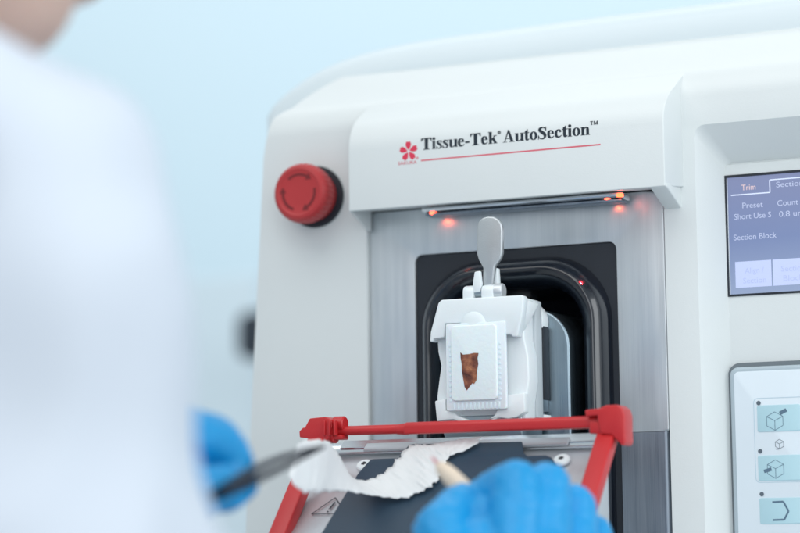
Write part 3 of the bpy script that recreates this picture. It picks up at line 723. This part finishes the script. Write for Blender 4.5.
def cube(inkk, cx, cz, s, w=.22):
    a = [(cx, cz+s), (cx+s*.9, cz+s*.5), (cx+s*.9, cz-s*.5), (cx, cz-s), (cx-s*.9, cz-s*.5), (cx-s*.9, cz+s*.5)]
    inkk.path(a, w, True); inkk.path([a[5], (cx, cz+s*.05), a[1]], w); inkk.line((cx, cz+s*.05), a[3], w)
proto = None
def led(px, py):
    q = kp_(px, py); finish('indicator_dot', lathe([(1.05, 0), (1.0, .22), (0, .24)], (q[0], 7.75, q[1]), EN, 16), M['slotgrey'], kp)
for px, py in ((758.6, 403), (760.2, 451.2), (761.8, 494)): led(px, py)
ky = []
for (px, py, px2, py2, kind) in ((757, 405.5, 799, 432, 'a'), (758, 455.5, 800, 481, 'b'), (759.5, 498, 800, 524, 'c')):
    a, b_ = kp_(px, py), kp_(px, py2); wk = kp_(799, py)[0]-a[0]
    kk = finish('key', prism(rrect(a[0], a[0]+20.5, b_[1], a[1], .8, 3), 7.5, 8.3, 'y', .15, 2), M['key'], kp, angle=40)
    ii = Ink(V((0, 7.5, 0)), EX, EZ, EN)
    if kind == 'a':
        c = kp_(775, 421); cube(ii, c[0], c[1], 4.3); e = kp_(783.3, 411.7); ii.line((e[0]-1.6, e[1]-.7), (e[0]+1.6, e[1]+.8), 1.7)
    elif kind == 'b':
        c = kp_(775.8, 469); cube(ii, c[0], c[1], 4.3); e = kp_(768, 470.3); ii.line((e[0]-1.8, e[1]-.5), (e[0]+1.8, e[1]+.6), 1.6)
    else:
        ii.path([kp_(772.5, 502), kp_(783.5, 501.5), kp_(788.8, 511), kp_(784.5, 519.5), kp_(773, 520)], .85)
    ii.done('key_symbol', M['line'], kk)
    # the key's neighbour in the next column, mostly beyond the picture's edge
    for ch_ in [kk]:
        k2 = kk.copy(); COL.objects.link(k2); k2.location.x += 23*MM
        s2 = [c for c in kk.children][0].copy(); COL.objects.link(s2); s2.parent = k2
sm = Ink(KO, EX, EZ, EN); c = kp_(779.5, 444); cube(sm, c[0], c[1], 2.2, .2); e = kp_(776, 449); sm.line(e, (e[0]+1.5, e[1]), .4); sm.done('small_cube_symbol', M['slotgrey'], kp)

# ================================================================== PARAFFIN RIBBON
rb = [(481, 437, 478, 443, 0), (462, 439.5, 464, 451, 0), (446, 442, 452, 455, 0), (430, 445, 447, 460, 0), (418, 445, 444, 466, 0), (409, 447, 441, 475, 0), (399, 458, 432, 485, 0), (388, 470, 422, 491, 0), (377, 477, 404, 498, 0),
      (364, 481, 388, 497.5, 4), (351, 477, 370, 495, 14), (344, 466, 352, 492, 30), (337, 453, 335, 491, 50), (327, 442, 318, 492, 75), (312, 440, 301, 490, 95), (298, 443, 288, 477, 110)]
n = bmesh.new(); W = 12; rows = []
SUB = 9
def lerp(a, b, t): return tuple(x*(1-t)+y*t for x, y in zip(a, b))
smp = []
for i in range(len(rb)-1):
    p0, p1, p2, p3 = [V(rb[max(0, min(len(rb)-1, j))]+()) if False else rb[max(0, min(len(rb)-1, j))] for j in (i-1, i, i+1, i+2)]
    for j in range(SUB):
        t = j/SUB
        smp.append(tuple(.5*((2*b)+(-a+c)*t+(2*a-5*b+4*c-d)*t*t+(-a+3*b-3*c+d)*t**3) for a, b, c, d in zip(p0, p1, p2, p3)))
smp.append(rb[-1])
for i, (ux, uy, lx, ly, up) in enumerate(smp):
    s = i/SUB
    row = []
    ph = (s*1.35) % 1
    scal = 1.2*abs(math.sin(math.pi*ph))-.6+.9*noise.noise(V((s*3, 1, 0)))
    for k in range(W+1):
        t = k/W
        tt = t+(t-.5)*(.075*scal+.09*noise.noise(V((s*7, (0 if t < .5 else 50), 2)))+.06*noise.noise(V((s*21, (0 if t < .5 else 50), 8))))
        px_, py_ = ux+(lx-ux)*tt, uy+(ly-uy)*tt
        d0 = PHd(px_, py_, 5.4)
        d_ = d0-1.0-up
        wr = .25*math.sin(math.pi*2*s*1.35)+1.5*noise.noise(V((s*2.2, t*2.0, 3)))+.8*noise.noise(V((s*4.5, t*3, 7)))+.25*noise.noise(V((s*13, t*5, 17)))
        row.append(n.verts.new(D(px_, py_, d_-abs(wr)*1.3)))
    rows.append(row)
for a, b_ in zip(rows, rows[1:]):
    for k in range(W): n.faces.new((a[k], a[k+1], b_[k+1], b_[k]))
rib = finish('paraffin_ribbon', n, M['ribbon'], None, angle=None)
sd = rib.modifiers.new('s', 'SOLIDIFY'); sd.thickness = .00035
tag(rib, 'wrinkled white paraffin ribbon curling from the blade over the dark plate to the forceps', 'paraffin ribbon')
fz = D(316, 462, 880)

# ================================================================== FORCEPS and needle
def tube(pts, rad, bm=None, n=14, flat=1.0):
    """bent tapering tube through points"""
    m = bmesh.new(); rings = []
    pts = [V(p) for p in pts]
    for i, p in enumerate(pts):
        d = (pts[min(i+1, len(pts)-1)]-pts[max(i-1, 0)]).normalized(); a = d.orthogonal().normalized() if i == 0 else (a-d*a.dot(d)).normalized(); b = d.cross(a)
        rings.append([m.verts.new(p+(a*math.cos(2*math.pi*k/n)+b*math.sin(2*math.pi*k/n)*flat)*rad[i]) for k in range(n)])
    for r, q in zip(rings, rings[1:]):
        for k in range(n): m.faces.new((r[k], r[(k+1) % n], q[(k+1) % n], q[k]))
    m.faces.new(rings[0][::-1]); m.faces.new(rings[-1])
    return merge(bm, m)
fo = empty('forceps', D(222, 490, 800), 'dark steel forceps held by the left glove, gripping the white ribbon', 'forceps')
LD = lambda t, off: D(220+(324-220)*t+off[0], 493+(446.5-493)*t-3*math.sin(max(t, 0)*math.pi)+off[1], 776+(98*t if t > 0 else -130*t))
for sgn in (-1, 1):
    pts = [LD(t/10*1.0, (0, sgn*5.8*math.sin(math.pi*min(1, (t+1.5)/11.5)))) for t in range(-3, 11)]
    finish('tine', tube(pts, [1.5, 1.6, 1.7, 1.8, 1.8, 1.8, 1.7, 1.5, 1.4, 1.3, 1.2, 1.0, .9, .7], None, 12), M['forceps'], fo, angle=50)

nd = empty('needle_holder', D(470, 490, 890), 'cream handled needle with thin pink tip held in the right glove', 'needle holder')
ha, hb, hc = D(445, 470.5, 903), D(486, 513, 890), D(540, 569, 872)
hdl = [D(437.8, 463.6, 905), D(440.5, 466.6, 904), D(444, 470, 903), D(450, 476, 902), D(462, 488, 898), hb, hc]
finish('handle', tube(hdl, [1.1, 2.5, 3.3, 3.8, 4.1, 4.2, 4.2], None, 24), M['stick'], nd, angle=60)
finish('needle_tip', tube([D(439, 465, 905), D(434, 459.5, 906.5), D(431.5, 457, 907)], [.8, .55, .3], None, 10), M['needle'], nd, angle=60)

# ================================================================== PERSON
per = empty('person', D(-320, 2400, 700), 'person in a white lab coat and blue gloves bending over the machine, seen from behind', 'person')
Sh = D(42, 190, 642)                       # right shoulder joint
Nk = Sh+V((-165, 25, 55)); Sl = Nk+V((-165, 30, -55))
Hd = D(-33, -276, 735)                      # head centre
Er = D(66, 880, 640); Wr = D(548, 650, 865); Wl = D(110, 470, 795)
El = Sl+V((70, 60, -240))
Pv = Nk+V((-20, -60, -560)); Ch = Nk+V((-5, 0, -170))
def chain(pts, rads, bm, n=20):
    for (a, b_, r, q) in zip(pts, pts[1:], rads, rads[1:]): bm = rod(a, b_, r, q, n, bm)
    return bm
bm = bmesh.new()
bm = chain([Pv, Nk+V((-15, -30, -330)), Ch, Nk+V((0, 0, -60))], [118, 104, 98, 50], bm, 28)
bm = chain([Nk+V((0, 0, -60)), Nk+V((0, 8, 0)), Hd+V((-10, -20, -50))], [62, 50, 48], bm)
for s_, e_, w_ in ((Sh, Er, Wr), (Sl, El, Wl)):
    bm = chain([Nk+V((0, 0, -75)), s_, e_, w_], [36, 18, 26, 20], bm)
kn = []
for sg in (-1, 1):
    hp = Pv+V((85*sg, 0, -20)); kk_ = hp+V((40*sg, 400, 30)); an = kk_+V((0, -20, -430)); kn.append((hp, kk_, an))
    bm = chain([hp, kk_, an, an+V((0, 130, -30))], [80, 56, 40, 30], bm)
# head: skull, jaw, nose, ears; it looks down to the block
fd = (V((10, -60, -20))-Hd); fd = V((fd.x*1.0, fd.y, 0)).normalized()
fdn = (fd*.86+V((0, 0, -.5))).normalized(); side = fdn.cross(V((0, 0, 1))).normalized(); upv = side.cross(fdn).normalized()
rot = Matrix((side, fdn, upv)).transposed()
def hp_(x, y, z): return Hd+side*x+fdn*y+upv*z
bm = ell(hp_(0, -12, 28), (74, 92, 84), bm, rot); bm = ell(hp_(0, 20, -22), (60, 66, 72), bm, rot); bm = ell(hp_(0, 52, -68), (32, 30, 30), bm, rot)
bm = rod(hp_(0, 74, 26), hp_(0, 86, -8), 7, 10, 16, bm); bm = ell(hp_(0, 80, -44), (24, 12, 9), bm, rot)
for sg in (-1, 1): bm = ell(hp_(74*sg, -8, 0), (7, 16, 30), bm, rot); bm = ell(hp_(32*sg, 76, 34), (22, 10, 7), bm, rot)
me = voxel(bm, 5, 5)
body = link('body', me, M['skin'], per, angle=None)
for sg in (-1, 1): finish('eye', ell(hp_(30*sg, 61, 20), (12, 12, 12), None, rot), M['eye'], per)
hr = ell(hp_(0, -24, 40), (83, 92, 84), None, rot); hr = ell(hp_(0, -52, 0), (78, 66, 76), hr, rot); hr = ell(hp_(0, -95, -5), (38, 34, 40), hr, rot)
me = voxel(hr, 5, 3); hairo = link('hair', me, M['hair'], per, angle=None)
# coat
bm = bmesh.new()
bm = chain([Pv+V((0, 30, -60)), Pv, Nk+V((-15, -30, -330)), Ch, Nk+V((0, 0, -75))], [165, 150, 132, 128, 84], bm, 32)
ShC = D(45, 170, 640)
bm = chain([Nk+V((0, 0, -66)), D(-170, 92, 648), ShC], [56, 43, 31], bm)
bm = chain([ShC, D(58, 330, 642), D(60, 533, 645), Er, Er+(Wr-Er)*.93], [33, 41, 51, 55, 33], bm)
bm = chain([Ch+V((20, 0, 0)), D(20, 230, 645)], [112, 27], bm)
bm = chain([Nk+V((0, 0, -70)), Sl, El, Wl+(El-Wl)*.12], [70, 62, 52, 34], bm)
for hp, kk_, an in kn: bm = chain([hp, hp+(kk_-hp)*.9], [105, 84], bm)
# collar
bm = chain([Nk+V((-48, 10, -18)), Nk+V((0, -46, -10)), Nk+V((48, 10, -22))], [16, 16, 16], bm)
me = voxel(bm, 5, 16, .7)
nrm = [v.normal.copy() for v in me.vertices]
for v, nv in zip(me.vertices, nrm):
    c = v.co*1000
    # folds of cloth
    f = 6.0*noise.noise(V((c.x*.012, c.y*.012, c.z*.02)))+11.0*(.25-abs(noise.noise(V((c.x*.02+9, c.y*.02, c.z*.011)))))+1.2*noise.noise(V((c.x*.03+9, c.y*.03, c.z*.022)))
    v.co += nv*(f*MM)
link('lab_coat', me, M['coat'], per, angle=None)

# gloves
def glove(joints, palm, cuff):
    bm = bmesh.new()
    for pts, rr in joints: bm = chain(pts, rr, bm, 16)
    for p in palm: bm = ell(p[0], p[1], bm, None, 3)
    bm = chain(cuff[0], cuff[1], bm, 24)
    me = voxel(bm, .9, 7, .6)
    nrm = [v.normal.copy() for v in me.vertices]
    for v, nv in zip(me.vertices, nrm):
        c = v.co*1000
        v.co += nv*(.7*noise.noise(c*.09)+.7*(.35-abs(noise.noise(V((c.x*.16, c.y*.10, c.z*.22))+V((5, 0, 0)))))+.25*noise.noise(c*.4))*MM
    return link('glove', me, M['nitrile'], per, angle=None)
q = lambda a: D(*a)
jr = [([q((505, 610, 868)), q((512, 545, 872)), q((517, 486, 884)), q((494, 494, 893)), q((474, 503, 898))], [11.5, 11.5, 10.6, 9.2, 7.8]),
      ([q((530, 610, 872)), q((543, 548, 878)), q((546, 487, 892)), q((524, 507, 905)), q((505, 530, 905))], [11.5, 11.3, 10.2, 9, 7.8]),
      ([q((555, 620, 878)), q((571, 562, 888)), q((574, 508, 902)), q((556, 522, 915)), q((540, 545, 915))], [11.3, 10.8, 9.6, 8.6, 7.4]),
      ([q((578, 630, 885)), q((590, 580, 898)), q((592, 536, 912)), q((578, 545, 922)), q((566, 562, 922))], [10.5, 9.4, 8.4, 7.6, 6.8]),
      ([q((495, 640, 860)), q((457, 575, 862)), q((440, 531, 876)), q((462, 503, 890))], [14, 12.5, 11, 8.2])]
glove(jr, [(q((535, 590, 875)), (22, 16, 26)), (q((482, 552, 874)), (11, 11, 14)), (q((485, 519, 884)), (8, 8, 9))], ([Wr, Wr+(Er-Wr)*.2], [26, 28]))
jl_ = [([q((150, 450, 795)), q((178, 432, 800)), q((214, 443, 812)), q((231, 462, 818)), q((228, 478, 812))], [12, 11, 9.8, 9.0, 7.6]),
       ([q((150, 470, 800)), q((180, 462, 812)), q((214, 470, 824)), q((237, 483, 824)), q((226, 494, 812))], [12, 11, 9.8, 8.0, 7.0]),
       ([q((150, 484, 805)), q((178, 480, 822)), q((198, 486, 830)), q((202, 499, 815))], [12, 10.5, 9, 8]),
       ([q((140, 498, 810)), q((160, 498, 828)), q((176, 503, 830)), q((178, 512, 815))], [11, 9.5, 8.2, 7.4]),
       ([q((130, 480, 790)), q((165, 490, 785)), q((200, 492, 790)), q((220, 486, 797))], [14, 12, 10, 8])]
glove(jl_, [(q((150, 475, 802)), (20, 18, 22))], ([q((125, 470, 796)), q((70, 490, 790))], [25, 28]))

# ================================================================== BACKGROUND EQUIPMENT
cab = empty('lab_cabinet', (-560, 1250, -900), 'blurred pale grey cabinet far behind the machine, left of its housing', 'cabinet')
c0 = D(-300, 312, 3050)
cw = D(400, 312, 3050)
finish('cabinet_body', box(c0.x-200, cw.x, c0.y+0, c0.y+420, -900, c0.z, 6), M['cab'], cab)
dv = D(253, 335, 2500)
eq = empty('small_dark_device', dv+V((0, 0, -60)), 'small dark blurred device standing behind the left edge of the machine', 'device')  # unidentified dark object in the background, built as a plain device
finish('device_body', prism(rrect(dv.x-22, dv.x+70, dv.z-27, dv.z+27, 14), dv.y, dv.y+60, 'y', 4, 3), M['dark'], eq)
finish('device_stand', box(dv.x+20, dv.x+40, dv.y+20, dv.y+40, dv.z-400, dv.z-26, 3), M['cab'], eq)

# ================================================================== LIGHT
wd = bpy.data.worlds.new('World'); S.world = wd; wd.use_nodes = True
bg = wd.node_tree.nodes['Background']; bg.inputs[0].default_value = (.80, .90, .96, 1); bg.inputs[1].default_value = .64
def area(name, loc, tgt, sx, sy, power, col):
    l = bpy.data.lights.new(name, 'AREA'); l.shape = 'RECTANGLE'; l.size = sx; l.size_y = sy; l.energy = power; l.color = col
    o = bpy.data.objects.new(name, l); COL.objects.link(o); o.location = loc
    o.rotation_euler = (V(tgt)-V(loc)).to_track_quat('-Z', 'Y').to_euler(); return o
area('ceiling_light', (-.2, -1.3, 1.8), (0, .0, 0), 2.4, 1.6, 23, (1, .985, .95))
area('front_light', (1.3, -2.6, .7), (0, 0, 0), 2.2, 2.0, 27, (.96, .985, 1))
area('window_light', (2.6, -.35, .8), (0, 0, 0), 1.6, 1.6, 26, (.94, .98, 1))
area('room_light', (-.8, 1.0, 2.0), (-.8, 2.3, .2), 3.0, .8, 22, (.92, .97, 1))

# ================================================================== CAMERA
cd = bpy.data.cameras.new('camera'); cam = bpy.data.objects.new('camera', cd); COL.objects.link(cam); S.camera = cam
cd.sensor_width = 36; cd.lens = 36*F/800; cd.clip_start = .02; cd.clip_end = 50
m4 = Matrix((RT, UP, -FW)).transposed().to_4x4(); m4.translation = CAM*MM; cam.matrix_world = m4
cd.dof.use_dof = True; cd.dof.focus_distance = 1.043; cd.dof.aperture_fstop = 4.8
S.view_settings.view_transform = 'Standard'; S.view_settings.look = 'None'; S.view_settings.exposure = 0; S.view_settings.gamma = 1
S.render.resolution_x = 1024; S.render.resolution_y = 682
